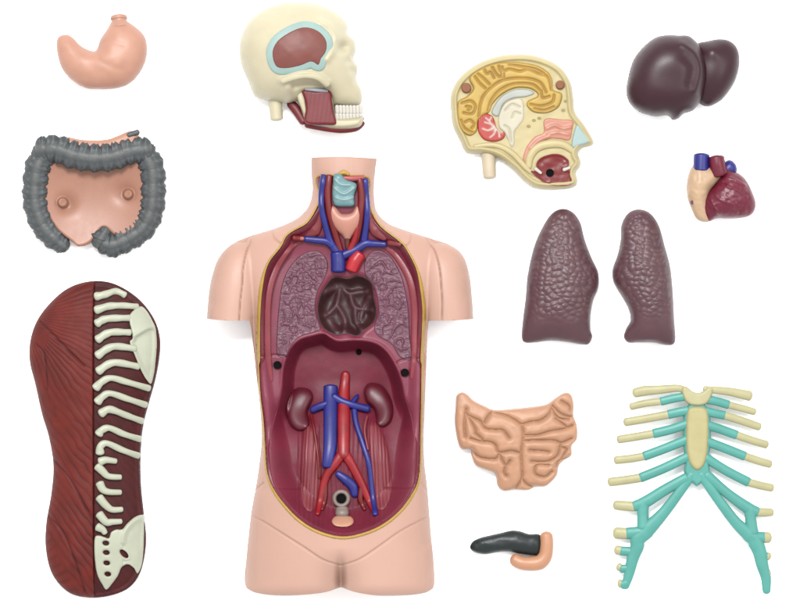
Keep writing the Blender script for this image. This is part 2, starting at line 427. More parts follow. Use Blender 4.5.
pl = relief("muscle_panel", out, h_plate, 0, [("left_muscle_sheet", MUSC), ("right_muscle_sheet", MUSCD)], t, 0.7, paint=p_plate, split=lambda X, Y: (X > mid).astype(int))
pl[0].name = "muscle_sheet"; pl[1].name = "muscle_sheet"; pl[1]['label'] = "darker plum muscle under the ribs"
zp = lambda X, Y: 8 + 26 * I(X, Y, None, 0.55) - 3.0
for k, r in enumerate(ribs):
    n_ = len(r)
    tube("rib", r, [4.4, 3.8] + [3.2] * (n_ - 2), lambda X, Y: zp(X, Y) + 1.8, BONEG, t, 0.7, 14, 8, tip=0.5, mod=lambda tt, a: 1 + 0.06 * np.sin(tt * 21 + 2 * a))
for r in lumb:
    tube("vertebra", r, [4.4, 4.0, 3.2, 2.7], lambda X, Y: zp(X, Y) + 1.8, BONEG, t, 0.75, 12, 6, tip=0.5)
o = smooth(z5([(262,262),(285,215),(330,188),(365,215),(398,272),(420,330),(426,420),(418,520)]) + z6([(410,25),(392,84),(365,60),(335,5)]) + z5([(300,490),(268,405),(285,372)]))
sp = smooth(z5([(285,372),(330,345),(380,318),(425,318)]), False)
def h_scap(X, Y, D):
    lower = near(sp, X, Y, False)
    below = Y > lower[2]
    return zp(X, Y) + 1.2 + 2.2 * rnd(D, 2.5) / 2.5 + 1.8 * g(lower[0], 3.0) + np.where(below, -2.4 * sst(0, 3, lower[0]) * sst(0, 5, D), 0.4)
relief("shoulder_blade", o, h_scap, lambda X, Y, D: zp(X, Y) - 2, BONEG, t, 0.6)
o = smooth(z8([(66,180),(95,172),(128,182),(158,188),(172,150),(205,132),(245,130),(275,95),(325,52),(372,36),(388,50),(388,150),(378,350),(345,430),(320,392),(282,366),(240,385),(215,440),(178,492),(137,535),(110,500),(77,430),(63,330),(60,240)]), n=5)
hs = [ell(*z8([c])[0], 3.3, 2.4, 0.15) for c in ((137,222),(140,285),(142,355),(148,430))] + [ell(*z8([(257,295)])[0], 5.4, 2.7, 0.8)]
cr = smooth(z8([(248,215),(262,150),(315,85),(385,50)]), False)
def h_sac(X, Y, D):
    e, nx, ny = near(cr, X, Y, False)
    return zp(X, Y) + 1.6 + 2.0 * rnd(D, 2.2) / 2.2 + 1.7 * g(e, 1.9) - 1.5 * (X > nx) * sst(1, 5, e) * sst(0, 4, D)
relief("pelvis_bone", o, h_sac, lambda X, Y, D: zp(X, Y) - 2, BONEG, t, 0.5, holes=hs)

# ================================================================== SKULL HALF
s7 = lambda p: zm(225, 0, 4.286, p)
t = thing("skull_model", "cream half skull model with a red temple muscle ringed in pale teal", "skull model", 301, 66)
MAR = mat("temple_red", (148, 88, 80), 0.5, 0.05, 60, 0.1)
MASS = mat("jaw_muscle_red", (140, 58, 62), 0.48, 0.06, 60, 0.12)
cran = smooth(s7([(60,220),(65,160),(100,90),(160,40),(240,10),(330,3),(420,22),(490,60),(522,98),(527,138),(556,172),(560,215),(548,250),(568,285),(562,335),(584,385),(582,440),(540,452),(470,452),(455,430),(440,400),(400,392),(345,392),(330,420),(300,432),(262,440),(205,432),(130,412),(100,350),(70,280)]))
I = Inflate(cran, 70)
arch = smooth(s7([(245,352),(300,330),(350,322),(400,330),(440,358)]), False)
brow = smooth(s7([(415,95),(455,120),(480,165),(470,215),(440,260)]), False)
nose = smooth(s7([(500,190),(520,230),(510,290),(525,340)]), False)
def h_cran(X, Y, D):
    z = 16 + 46 * I(X, Y, D, 0.5)
    z = z + 5.0 * g(near(arch, X, Y, False)[0], 3.2) * sst(0, 6, D)
    z = z - 4.5 * g(near(smooth(s7([(300,372),(350,366),(420,372)]), False), X, Y, False)[0], 3.0) * sst(0, 6, D)
    z = z + 3.6 * g(near(brow, X, Y, False)[0], 3.5) * sst(0, 5, D)
    c = s7([(505,205),(530,265),(270,385),(500,420),(545,300)])
    z = z - 6.5 * g(np.hypot(X - c[0][0], (Y - c[0][1])), 6.5) * 1.4 * sst(0, 5, D) - 3.5 * g(np.hypot(X - c[1][0], Y - c[1][1]), 4) * sst(0, 4, D)
    z = z + 3.0 * g(np.hypot(X - c[2][0], Y - c[2][1]), 5) * sst(0, 5, D) - 3.5 * g(np.hypot(X - c[4][0], Y - c[4][1]), 4.5) * sst(0, 4, D)
    return z + 0.7 * fbm(X, Y, 16, 2) * sst(0, 6, D)
relief("cranium", cran, h_cran, lambda X, Y, D: 16 - 15.5 * I(X, Y, D, 0.3), BONE, t, 0.7)
zc = lambda X, Y: 16 + 46 * I(X, Y, None, 0.5)
tem = smooth(s7([(205,230),(225,185),(270,150),(340,122),(400,138),(436,180),(436,225),(415,258),(402,285),(372,272),(325,288),(260,300),(220,288)]))
ring = offset(tem, -6.0)
tr_ = relief("temple_ring", ring, lambda X, Y, D: zc(X, Y) + 0.9 + 0.7 * rnd(D, 1.5) / 1.5, lambda X, Y, D: zc(X, Y) - 2, PTEAL, t, 0.6)
sub(relief("temple_muscle", tem, lambda X, Y, D: zc(X, Y) + 0.6 + 1.6 * rnd(D, 1.2) / 1.2 + 0.5 * fbm(X, Y, 10, 2), lambda X, Y, D: zc(X, Y) - 2, MAR, t, 0.6), tr_)
tube("cheek_arch", s7([(250,350),(300,333),(350,326),(400,334),(440,362)]), [3.2, 3.6, 3.4, 3.6, 4.0], lambda X, Y: zc(X, Y) + 3.0, BONE, t, 0.7)
# jaw
jaw = smooth(s7([(300,385),(345,380),(430,385),(462,400),(470,470),(480,500),(560,500),(592,495),(594,512),(575,545),(500,556),(430,550),(352,528),(325,470)]), n=5)
jb = relief("jaw_bone", jaw, lambda X, Y, D: 14 + 16 * rnd(D, 5) / 5, lambda X, Y, D: 14 - 8 * rnd(D, 5) / 5, BONE, t, 0.6)
mas = smooth(s7([(330,386),(390,390),(448,388),(458,430),(466,480),(476,530),(430,536),(345,528),(346,470),(342,430)]), n=5)
relief("jaw_muscle", mas, lambda X, Y, D: 31 + 3 * rnd(D, 3) / 3 + 0.12 * np.abs(np.sin(X / 1.4 + 0.1 * Y)), 20, MASS, t, 0.5)
tube("lower_jaw_rim", s7([(350,534),(430,546),(500,552),(560,545),(590,525)]), [3.2, 3.9, 4.1, 3.8, 2.6], [23, 21, 19, 17, 16], MASS, t, 1.0)
tube("jaw_edge_band", s7([(352,525),(420,535),(500,543),(560,536),(592,505)]), [1.5, 1.8, 1.8, 1.8, 1.6], [27, 26, 24, 21, 18], mat("jaw_edge_grey", (196, 196, 204), 0.4), t)
tube("neck_muscle", s7([(280,440),(305,470),(335,520)]), [4.5, 5.0, 4.0], [14, 15, 18], MASS, t, 0.8)
tube("jaw_ramus", s7([(318,395),(328,430),(345,485)]), [3.5, 3.2, 1.4], [30, 31, 29], BONE, t, 0.8)
tube("cheek_shadow_strip", s7([(345,382),(390,386),(438,390)]), [1.5, 2.0, 1.6], [34, 34.5, 34], mat("painted_shadow_grey", (190, 192, 200), 0.45), t)  # grey strip that paints the shadow below the cheek arch
gm = tube("gum", s7([(475,522),(520,522),(575,520)]), [1.3, 1.4, 1.3], [25, 23, 19], mat("gum_pink", (214, 150, 138), 0.4), t); sub(gm, jb)
TOOTH = mat("tooth_white", (236, 230, 216), 0.4, 0.02)
for k in range(8):
    x = 480 + k * 14.5; 
    for (yy, l) in ((468, 26), (500, 18)):
        sub(tube("tooth", s7([(x, yy - l / 2), (x + 1, yy + l / 2)]), [2.05, 1.95], [26.4 - k * 0.9] * 2, TOOTH, t, 0.28, 12, 4), jb)
tube("neck_peg", s7([(212,400),(216,460),(220,508)]), [7.2, 6.6, 6.4], 16, BONE, t, 1.0, 20, tip=0.35)

# ================================================================== HEAD SECTION
h8 = lambda p: zm(435, 40, 3.75, p)
t = thing("head_section_model", "sliced head model in profile showing yellow brain, red cerebellum and open mouth", "head model", 522, 122)
HB = mat("head_cream", (228, 211, 158), 0.45, 0.05, 60, 0.12)
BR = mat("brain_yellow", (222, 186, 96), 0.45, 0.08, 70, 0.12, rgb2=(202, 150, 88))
ol = smooth(h8([(60,260),(60,200),(90,140),(150,90),(230,58),(320,48),(400,60),(470,95),(510,150),(522,210),(528,265),(560,310),(596,370),(592,392),(555,402),(538,425),(550,450),(545,475),(530,495),(538,525),(526,548),(480,558),(390,556),(340,530),(290,480),(235,440),(180,425),(120,420),(92,370),(68,320)]))
brn = smooth(h8([(86,232),(84,290),(100,338),(130,358),(158,340),(162,305),(178,285),(205,268),(218,238),(250,205),(300,180),(350,180),(378,193),(385,208),(352,225),(345,245),(368,268),(410,274),(445,264),(470,242),(478,200),(446,185),(442,150),(425,118),(380,92),(300,80),(220,86),(160,112),(128,142),(142,180),(120,208)]))
sl = [smooth(h8(l), False) for l in ([(200,262),(212,225),(245,186),(300,163),(365,165),(395,188)], [(165,285),(168,250),(178,215)], [(178,215),(205,182),(260,148),(340,142),(395,158),(418,195)],
      [(240,95),(250,118),(280,108),(320,116),(350,108),(390,124),(425,138),(438,185)], [(150,135),(168,160),(190,180)], [(160,125),(180,140),(205,165)], [(185,108),(195,125),(210,120),(222,140)], [(215,100),(232,128),(250,135),(252,100)],
      [(256,110),(258,140)], [(100,235),(135,228),(152,248),(140,275),(108,272)], [(118,248),(135,252),(125,262)], [(112,308),(132,300),(148,316),(138,330)], [(98,300),(112,330),(140,345)], [(358,240),(400,246),(440,232),(448,205)], [(375,255),(410,262),(445,250)], [(400,190),(405,215),(430,210)], [(280,90),(330,98),(380,108),(410,125)])]
relief("head_shell", ol, lambda X, Y, D: 6 + 16 * rnd(D, 7) / 7 - 3.5 * sst(4.5, 8, D) + 0.5 * fbm(X, Y, 9, 2) * sst(4, 9, D), lambda X, Y, D: 6 - 5.8 * rnd(D, 6) / 6, HB, t, 0.7)
bsd = lambda X, Y: dl(sl, X, Y)
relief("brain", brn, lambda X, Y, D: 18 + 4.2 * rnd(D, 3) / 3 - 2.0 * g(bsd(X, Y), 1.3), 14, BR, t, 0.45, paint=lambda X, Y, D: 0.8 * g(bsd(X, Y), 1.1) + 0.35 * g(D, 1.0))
relief("corpus_callosum", smooth(h8([(212,272),(228,235),(255,205),(300,184),(350,183),(374,198),(345,212),(295,218),(258,240),(238,285)])), lambda X, Y, D: 18 + 2.5 * rnd(D, 2) / 2, 14, mat("callosum_grey", (202, 206, 196), 0.45), t, 0.5)
relief("brain_stem", smooth(h8([(238,285),(258,240),(295,219),(330,224),(335,290),(316,322),(300,345),(300,385),(288,402),(272,370),(258,345),(240,325)])),
       lambda X, Y, D: 18 + 2.0 * rnd(D, 2.5) / 2.5 - 1.3 * g(dl([smooth(h8(l), False) for l in ([(265,262),(290,240),(318,250)], [(290,290),(300,270),(320,275)], [(262,320),(280,335),(285,380)])], X, Y), 1.0), 14, mat("stem_cream", (232, 224, 198), 0.45), t, 0.5)
trl = [smooth(h8(l), False) for l in ([(252,345),(225,330),(205,305),(192,292)], [(212,315),(188,308)], [(222,328),(200,338),(180,332)], [(228,335),(222,352),(208,364)], [(240,342),(242,362)], [(205,302),(212,288)])]
relief("cerebellum", smooth(h8([(160,322),(164,292),(188,274),(214,282),(224,300),(232,325),(248,342),(264,345),(258,368),(228,380),(188,374),(166,350)])),
       lambda X, Y, D: 19 + 2.6 * rnd(D, 2.2) / 2.2 + 0.5 * g(dl(trl, X, Y), 0.9) - 0.4 * np.abs(np.sin(X * 1.6)) , 14, mat("cerebellum_red", (212, 92, 86), 0.42, rgb2=(240, 214, 200)), t, 0.4, paint=lambda X, Y, D: g(dl(trl, X, Y), 0.95) + 0.8 * g(np.hypot(X - 494.5, Y - 127.5), 3.0))
nas = smooth(h8([(408,305),(425,292),(470,296),(518,302),(516,340),(506,374),(470,370),(430,370),(395,386),(365,412),(350,450),(338,462),(330,442),(345,398),(375,362),(408,345)]))
ncl = [smooth(h8(l), False) for l in ([(420,330),(450,318),(480,330),(508,325)], [(425,352),(460,345),(500,352)], [(360,405),(390,375),(430,358)])]
relief("nasal_cavity", nas, lambda X, Y, D: 18.5 + 1.2 * rnd(D, 2) / 2 + 1.3 * g(dl(ncl, X, Y), 1.6), 14, mat("nasal_pink", (226, 156, 134), 0.42, rgb2=(238, 190, 166)), t, 0.5, paint=lambda X, Y, D: g(dl(ncl, X, Y), 1.3) * (0.5 + vnoise(X, Y, 5)))
relief("nose_cartilage", smooth(h8([(532,318),(514,398),(548,393),(582,378),(560,345)]), n=5), lambda X, Y, D: 19.6 + 1.6 * rnd(D, 2) / 2, 10, mat("nose_blue", (186, 212, 208), 0.42), t, 0.5)
tube("palate_ridge", h8([(352,474),(358,436),(386,402),(434,388),(484,392),(520,416)]), [3.4, 4.2, 4.4, 4.4, 4.2, 3.2], 18.8, HB, t, 0.65)
tube("neck_border", h8([(150,398),(205,392),(250,400),(295,428),(340,476),(372,505)]), [2.0, 2.6, 2.8, 3.0, 2.8, 1.5], 19, HB, t, 0.7)
mo = smooth(h8([(380,470),(392,445),(430,428),(470,428),(500,446),(502,468),(484,482),(512,494),(512,540),(470,546),(420,540),(395,522),(360,494),(378,490),(396,496)]), n=5)
mth = relief("mouth", mo, lambda X, Y, D: 20.6 - 0.9 * sst(0.5, 3, D) + 0.8 * fbm(X, Y, 8, 2), 12, mat("mouth_red", (140, 42, 52), 0.36), t, 0.5)
sub(relief("mouth_peg_hole", ell(*h8([(432,497)])[0], 3.9), lambda X, Y, D: 21.2 - 1.0 * sst(0, 2, D), 13, HOLE, t, 0.4), mth)
for l in ([(378,482),(398,498)], [(484,486),(506,478)]):
    sub(tube("tooth", h8(l), [1.8, 1.5], 21.3, TOOTH, t, 0.8, 12), mth)
SCR = mat("screw_brown", (160, 98, 56), 0.5)
for c, r in (((118,178), 5.0), ((470,167), 4.4)):
    relief("assembly_plug", ell(*h8([c])[0], r), lambda X, Y, D: 21.2 + 1.2 * rnd(D, 1) , 12, SCR, t, 0.4)
for c in ((492,228), (482,262), (392,292), (352,322), (372,300)):
    relief("sinus_pit", ell(*h8([c])[0], 2.0, 1.5), lambda X, Y, D: 19.0 + 0 * X, 15, mat("pit_olive", (176, 158, 98), 0.5), t, 0.4)
tube("neck_peg", h8([(200,405),(203,460),(206,512)]), [7.6, 7.0, 6.6], 8, mat("peg_cream", (240, 222, 192), 0.45), t, 0.95, 20, tip=0.35)

# ================================================================== LIVER
LIV = mat("liver_brown", (78, 46, 58), 0.4, 0.08, 50, 0.12, spec=0.28)
t = thing("liver_model", "glossy dark brown two-lobed liver model", "liver model", 684, 76)
l8 = lambda p: zm(620, 25, 6, p)
rl = smooth(l8([(38,400),(48,320),(80,210),(140,130),(210,75),(280,58),(350,60),(410,62),(450,90),(490,140),(520,220),(528,310),(505,400),(485,455),(440,510),(385,530),(350,560),(318,568),(285,542),(210,548),(120,522),(60,470)]))
I1 = Inflate(rl)
def h_rl(X, Y, D):
    c = l8([(300,330), (480,250)])
    z = 26 + 34 * I1(X, Y, D)
    z = z - 3.5 * g(np.hypot((X - c[0][0]) / 1.3, Y - c[0][1]), 18)
    e = near(smooth(l8([(370,120),(450,180),(480,280),(450,400)]), False), X, Y, False)[0]
    return z + 2.0 * g(e, 4) * sst(0, 6, D) - 1.5 * g(near(smooth(l8([(380,200),(425,260),(410,360)]), False), X, Y, False)[0], 5)
relief("right_lobe", rl, h_rl, lambda X, Y, D: 26 - 25 * I1(X, Y, D), LIV, t, 0.7).name = "liver_lobe"
ll = smooth(l8([(430,150),(465,108),(530,92),(600,80),(660,90),(705,130),(722,195),(712,280),(680,360),(620,440),(560,478),(520,485),(480,465),(430,400)]))
I2 = Inflate(ll)
relief("left_lobe", ll, lambda X, Y, D: 18 + 20 * I2(X, Y, D) + 3 * g(np.hypot(X - 712, Y - 51), 8), lambda X, Y, D: 18 - 17 * I2(X, Y, D), LIV, t, 0.7).name = "liver_lobe"

# ================================================================== HEART
t = thing("heart_model", "small heart model, maroon and cream with blue and red vessel stubs", "heart model", 721, 185)
k6 = lambda p: zm(675, 140, 6.667, p)
HM = mat("heart_maroon", (132, 50, 70), 0.38, 0.1, 90, 0.15)
HC = mat("heart_cream", (230, 194, 158), 0.42, 0.06, 90, 0.12)
tube("vena_cava_stub", k6([(180,200),(181,140),(182,98)]), [8.4, 8.2, 8.0], [19, 19, 19], BLUE, t, tip=0.3, seg=20)
tube("pulmonary_stub", k6([(340,215),(370,185),(386,175)]), [8.4, 8.0, 7.6], [14, 15, 15], BLUE, t, tip=0.6, seg=20)
tube("aorta_stub", k6([(300,220),(286,160),(281,115)]), [9, 8.2, 7.9], [20, 22, 22], HM, t, tip=0.35, seg=20)
at_ = smooth(k6([(130,165),(180,150),(240,175),(320,195),(330,230),(270,300),(235,350),(225,430),(235,530),(200,545),(150,525),(120,470),(90,390),(82,300),(100,210)]))
I1 = Inflate(at_, 50, 900)
relief("atrium", at_, lambda X, Y, D: 16 + 13 * I1(X, Y, D) + 1.2 * fbm(X, Y, 7, 2) * sst(0, 3, D), lambda X, Y, D: 16 - 13 * I1(X, Y, D), HC, t, 0.5)
ve = smooth(k6([(320,190),(350,160),(390,200),(440,225),(485,270),(525,350),(545,420),(530,480),(480,512),(380,522),(290,520),(225,540),(190,480),(190,400),(215,350),(260,310),(305,240)]))
I2_ = Inflate(ve, 50, 900)
vl = [smooth(k6(l), False) for l in ([(310,260),(330,300),(400,330),(480,380)], [(340,230),(400,260),(470,300)], [(260,350),(300,400),(380,430),(420,480)], [(240,400),(270,460),(300,500)])]
relief("ventricle", ve, lambda X, Y, D: 15 + 19 * I2_(X, Y, D) + (1.6 * fbm(X, Y, 6, 2) + 1.0 * g(dl(vl, X, Y), 1.1)) * sst(0, 3, D), lambda X, Y, D: 15 - 14.5 * I2_(X, Y, D), HM, t, 0.45)
relief("peg_mark", ell(*k6([(117,415)])[0], 2.0), lambda X, Y, D: 24.2 + 0 * X, 18, mat("mark_purple", (120, 64, 84), 0.5), t, 0.4)

# ================================================================== LUNGS
LG = mat("lung_brown", (102, 66, 74), 0.46, 0.1, 60, 0.2, rgb2=(120, 82, 82), spec=0.45)
n6 = lambda p: zm(510, 200, 3.872, p)
def lung(label, o, bc, seed):
    pts = np.array(o); c = pts.mean(0); t = thing("lung_model", label, "lung model", c[0], c[1], "pair of lung halves")
    Il = Inflate(o, 70)
    def cell(X, Y):
        wx = X + 2.5 * vnoise(X, Y, 9); wy = Y + 2.5 * vnoise(X + 50, Y, 9)
        f1, f2 = worley(wx + seed, (wy) * 1.25, 6.4)
        return f1, f2, (1 - sst(bc, bc + 26, Y)) * (0.4 + 0.6 * sst(-6, 8, X - pts[:, 0].min() - 12 if seed == 0 else 99 + 0 * X))
    def top(X, Y, D):
        f1, f2, w = cell(X, Y)
        return 9 + 21 * Il(X, Y, D, 0.5) + w * sst(1, 7, D) * (0.85 * np.exp(-(f1 / 0.5) ** 2) + 0.2 * sst(0.0, 0.4, f2 - f1)) + 0.8 * fbm(X, Y, 16, 2) * sst(0, 6, D)
    relief("lung_body", o, top, lambda X, Y, D: 9 - 8.8 * rnd(D, 8) / 8, LG, t, 0.5, paint=lambda X, Y, D: cell(X, Y)[2] * np.exp(-(cell(X, Y)[0] / 0.45) ** 2) * (0.45 + vnoise(X, Y, 12)))
lung("wider brown lung half with smooth straight sides, beside the notched one", smooth(n6([(205,32),(245,45),(275,85),(292,150),(318,220),(345,280),(345,340),(325,390),(315,450),(315,500),(322,530),(308,558),(280,560),(220,550),(160,545),(100,552),(60,552),(47,530),(52,460),(62,380),(70,290),(95,180),(130,100),(165,50)])), 305, 0)
lung("narrower brown lung half with a deep notch in its lower left side", smooth(n6([(500,34),(545,48),(580,95),(602,170),(625,260),(635,360),(640,460),(645,535),(635,560),(605,562),(560,553),(500,552),(462,552),(444,532),(452,500),(470,465),(462,420),(435,370),(405,320),(400,270),(420,210),(432,150),(435,95),(460,50)])), 300, 33)

# ================================================================== SMALL INTESTINE
t = thing("small_intestine_model", "peach small intestine model, a flat pack of winding coils with two raised corners", "intestine model", 517, 443)
v5 = lambda p: zm(450, 385, 5.356, p)
o = smooth(v5([(35,60),(65,40),(95,52),(130,85),(190,115),(240,135),(330,130),(430,120),(520,105),(570,70),(620,42),(655,55),(668,110),(665,160),(685,220),(685,290),(655,330),(655,380),(610,410),(585,440),(575,490),(520,545),(460,550),(420,568),(350,565),(290,572),(255,540),(245,480),(200,460),(140,435),(118,390),(110,350),(60,345),(38,290),(25,200),(30,120)]))
I = Inflate(o, 70)
gro = [smooth(v5(l), False) for l in ([(88,130),(84,160),(77,220),(82,280)], [(84,150),(110,190),(135,240),(138,262)], [(95,165),(130,180),(165,198),(192,235),(240,242),(285,245),(318,285)],
  [(245,130),(212,162),(185,205)], [(240,150),(300,165),(350,190),(385,212),(430,200),(485,192),(530,160),(548,125)], [(385,212),(395,260),(390,310),(382,370),(387,440),(386,505),(350,562)],
  [(112,290),(160,303),(215,308),(245,325),(264,362),(330,356),(382,368)], [(118,350),(150,385),(200,398),(245,398),(266,372)], [(264,372),(282,408),(302,432),(322,408)], [(302,432),(292,470),(302,490)], [(138,262),(170,290),(175,303)],
  [(398,272),(470,270),(540,250),(610,238),(660,220)], [(570,182),(600,205),(628,228)], [(396,302),(470,298),(560,300),(600,312),(655,290)], [(430,352),(500,356),(532,362)], [(440,412),(520,412),(572,388),(590,350),(598,312)],
  [(530,432),(468,432),(460,478),(510,495),(548,468)], [(550,112),(592,152),(640,172),(664,166)], [(600,88),(640,112),(648,140)], [(548,128),(582,178),(640,186)], [(592,335),(628,350),(595,402)], [(572,440),(585,410),(640,385)], [(386,505),(420,540),(470,552)])]
def h_si(X, Y, D):
    d = dl(gro, X, Y); q_ = np.clip(d / 5.6, 0, 1)
    return 4 + 13 * I(X, Y, D, 0.3) + 4.8 * (1 - (1 - q_) ** 2) ** 0.62 * sst(0, 1.5, D) + 0.6 * fbm(X, Y, 8, 2) * sst(0, 3, D)
relief("coil_pack", o, h_si, lambda X, Y, D: 4 - 3.8 * rnd(D, 4) / 4, mat("coil_tan", (226, 172, 138), 0.46, 0.06, 60, 0.15), t, 0.45)

# ================================================================== PANCREAS
t = thing("pancreas_model", "dark green-black pancreas model lying in a hooked orange-peach duodenum", "pancreas model", 513, 548)
r8 = lambda p: zm(462, 520, 8, p)
PD = mat("pancreas_dark", (55, 62, 62), 0.42, 0.1, 90, 0.2, bscale=500)
o = smooth(r8([(65,225),(90,180),(150,150),(230,130),(310,112),(400,92),(470,98),(540,120),(625,125),(645,200),(630,285),(560,292),(460,278),(370,262),(280,268),(200,282),(130,275),(85,255)]))
I = Inflate(o, 60, 900)
relief("pancreas", o, lambda X, Y, D: 7 + 9 * I(X, Y, D) + (0.9 * fbm(X, Y, 9, 2) ) * sst(0, 2, D), lambda X, Y, D: 7 - 6.5 * I(X, Y, D), PD, t, 0.4)
tube("duodenum", r8([(680,135),(683,200),(672,290),(630,345),(560,358),(480,352),(425,325)]), [6.6, 6.6, 7.0, 7.6, 7.2, 6.8, 6.4], [9, 10, 10, 10, 10, 10, 9], mat("duodenum_peach", (232, 172, 136), 0.4, 0.05), t, 0.95, 28, 8, tip=0.75)

# ================================================================== RIB CAGE
t = thing("rib_cage_model", "front rib cage model, cream breastbone and rib ends joined by turquoise cartilage", "rib cage model", 698, 440)
b3 = lambda p: zm(600, 380, 5.45, p); b4 = lambda p: zm(690, 380, 5.45, p); b5 = lambda p: zm(600, 480, 5, p); b6 = lambda p: zm(690, 480, 5, p)
zr = lambda X, Y: 5 + 10 * (1 - np.clip(np.abs(np.asarray(X) - 698) / 95, 0, 1) ** 1.6)
def rib(b, c, bw=3.6, cw=3.7):
    bw = np.array(bw) * 1.2; cw = np.array(cw) * 1.22
    rb = tube("rib", b, bw, zr, BONEY, t, 0.62, 16, 6, tip=0.6)
    if c: ct = tube("costal_cartilage", c, cw, lambda X, Y: zr(X, Y) - 0.1, TEAL, t, 0.62, 16, 6, tip=0.4); sub(ct, rb)
rib(b3([(195,72),(250,60),(330,54),(430,46),(475,62)]), None, [3.9, 4.3, 3.7, 3.1, 2.9])
rib(b3([(175,147),(250,130),(338,119)]), b3([(338,119),(400,104),(465,92)]), 3.0, 3.5)
rib(b3([(145,232),(260,212),(378,190)]), b3([(378,190),(430,178),(485,168)]), 3.5, 3.8)
rib(b3([(108,327),(200,312),(298,294)]), b3([(298,294),(390,272),(485,240)]), 3.4, 3.9)
rib(b3([(92,440),(170,432),(246,418)]), b3([(246,418),(360,375),(485,325)]), 3.4, 3.9)
rib(b3([(60,560),(140,550),(226,536)]), b3([(226,536),(350,485),(490,418)]), 3.7, 4.0)
rib(b4([(85,52),(150,57),(230,66),(332,88)]), None, [2.9, 3.2, 3.6, 4.4])
rib(b4([(215,137),(290,156),(358,175)]), b4([(95,108),(150,118),(215,137)]), 3.0, 3.6)
rib(b4([(195,195),(290,225),(385,257)]), b4([(92,172),(140,184),(195,195)]), 3.4, 3.6)
rib(b4([(260,302),(340,330),(425,355)]), b4([(90,245),(170,270),(260,302)]), 3.4, 3.8)
rib(b4([(305,418),(380,443),(445,462)]), b4([(90,335),(190,372),(305,418)]), 3.4, 3.9)
rib(b4([(325,560),(390,578),(455,592)]), b4([(90,425),(200,495),(325,560)]), 3.4, 4.0)
rib(b5([(82,130),(125,133),(172,137)]), b5([(172,137),(235,112),(330,52),(440,-10)]), [3.8, 4.2, 4.2], [4.2, 5, 4.6, 4.2])
rib(b6([(418,166),(385,166),(345,165)]), b6([(345,165),(290,140),(190,68),(85,-25)]), [3.2, 3.8, 3.6], [4.2, 5, 4.2, 4.2])
for P in (b5([(465,-25),(400,65),(330,158),(255,240),(198,300),(185,350),(155,450),(132,538)]), b6([(60,-25),(150,105),(235,215),(305,280),(338,320),(360,390),(383,480),(392,562)])):
    tube("costal_margin", P, [4.6, 5.0, 5.6, 7.4, 7.6, 6.8, 5.4, 4.0], zr, TEAL, t, 0.5, 20, 8, mod=lambda tt, a: 1 + 0.07 * np.sin(tt * 30) * (tt > 0.45) * np.cos(a))
for P in (b5([(222,120),(218,180),(222,240)]), b6([(305,150),(310,200),(318,270)])):
    tube("costal_cartilage", P, [6, 5.6, 6.6], zr, TEAL, t, 0.6, 16)
for b, c, r in ((b5([(85,270),(138,272)]), b5([(138,272),(215,265)]), 4.9), (b5([(88,355),(108,358)]), b5([(108,360),(185,365)]), 3.9), (b5([(98,440),(104,442)]), b5([(108,450),(165,445)]), 3.4), (b5([(104,524),(108,524)]), b5([(112,532),(140,520)]), 3.6),
                (b6([(402,292),(380,292)]), b6([(380,292),(325,290)]), 4.6), (b6([(402,388),(396,386)]), b6([(392,386),(345,382)]), 3.4), (b6([(404,470),(401,470)]), b6([(398,472),(370,468)]), 2.9)):
    rib(b, c, r, r)
relief("xiphoid_cartilage", smooth([(685,392),(690,404),(685,412),(684,440),(686,462),(685,472),(689,480),(694,484),(698,487),(702,484),(707,480),(711,472),(710,460),(712,440),(711,412),(706,404),(711,392),(698,398)], n=5), lambda X, Y, D: zr(X, Y) - 3 + 5 * rnd(D, 3) / 3, lambda X, Y, D: zr(X, Y) - 5, TEAL, t, 0.6)
BS = mat("sternum_cream", (216, 206, 150), 0.5, 0.06, 90, 0.4, bscale=1500)
bbn = relief("breastbone", smooth([(690,408),(698,406.5),(706,408),(709.5,416),(709.5,440),(708,457),(704,467),(698,471),(692,467),(688,457),(686.5,440),(687,416)]), lambda X, Y, D: zr(X, Y) + 5 * rnd(D, 4) / 4, lambda X, Y, D: zr(X, Y) - 2, BS, t, 0.6)
relief("breastbone_handle", smooth([(682,389),(687,386.5),(693,391),(699,393),(704,391),(709,387),(714,389),(712,398),(707,404.5),(698,406.5),(689,404.5),(684,398)], n=5), lambda X, Y, D: zr(X, Y) + 4.5 * rnd(D, 3) / 3, lambda X, Y, D: zr(X, Y) - 2, BONEY, t, 0.6)

# ================================================================== TORSO
t = thing("torso_model", "large open torso model of pale vinyl showing a plum cavity with blue veins", "torso model", 341, 375)
m1 = lambda p: zm(200, 150, 4, p); m2 = lambda p: zm(280, 150, 4.286, p); m3 = lambda p: zm(340, 150, 4, p); m4 = lambda p: zm(240, 260, 4, p); m5 = lambda p: zm(240, 370, 3.53, p); m6 = lambda p: zm(230, 450, 3.636, p)
sil_l = smooth([(311,157.5),(311.5,175),(312.5,190),(309,205),(300,216),(288,223),(272.5,229),(250,236),(232,244),(219,257),(212,275),(208.5,295),(206.5,319)], False)
sil_ll = smooth([(250,320.5),(252,332),(254.5,355),(257.5,385),(260.5,415),(261.5,440),(259,465),(256,485),(251.5,510),(248.5,535),(246,560),(244.5,581),(247,588)], False)
sil_b = smooth([(247,588),(258,592),(280,594),(305,592.5),(326,590),(341,586.5),(356,590),(378,593.5),(404,594),(424,592),(433,588)], False)
sil_rr = smooth([(433,588),(434.5,581),(433.5,560),(431,535),(429,510),(427,485),(424.5,465),(423.5,440),(424.5,412),(425.5,384),(426.5,355),(427.5,332),(428.5,320.5)], False)
sil_r = smooth([(473.5,319),(472,297),(469.5,275),(464,257),(452.5,246),(430,238),(405,230),(388,223),(377,212),(374,198),(374,180),(377,158.5)], False)
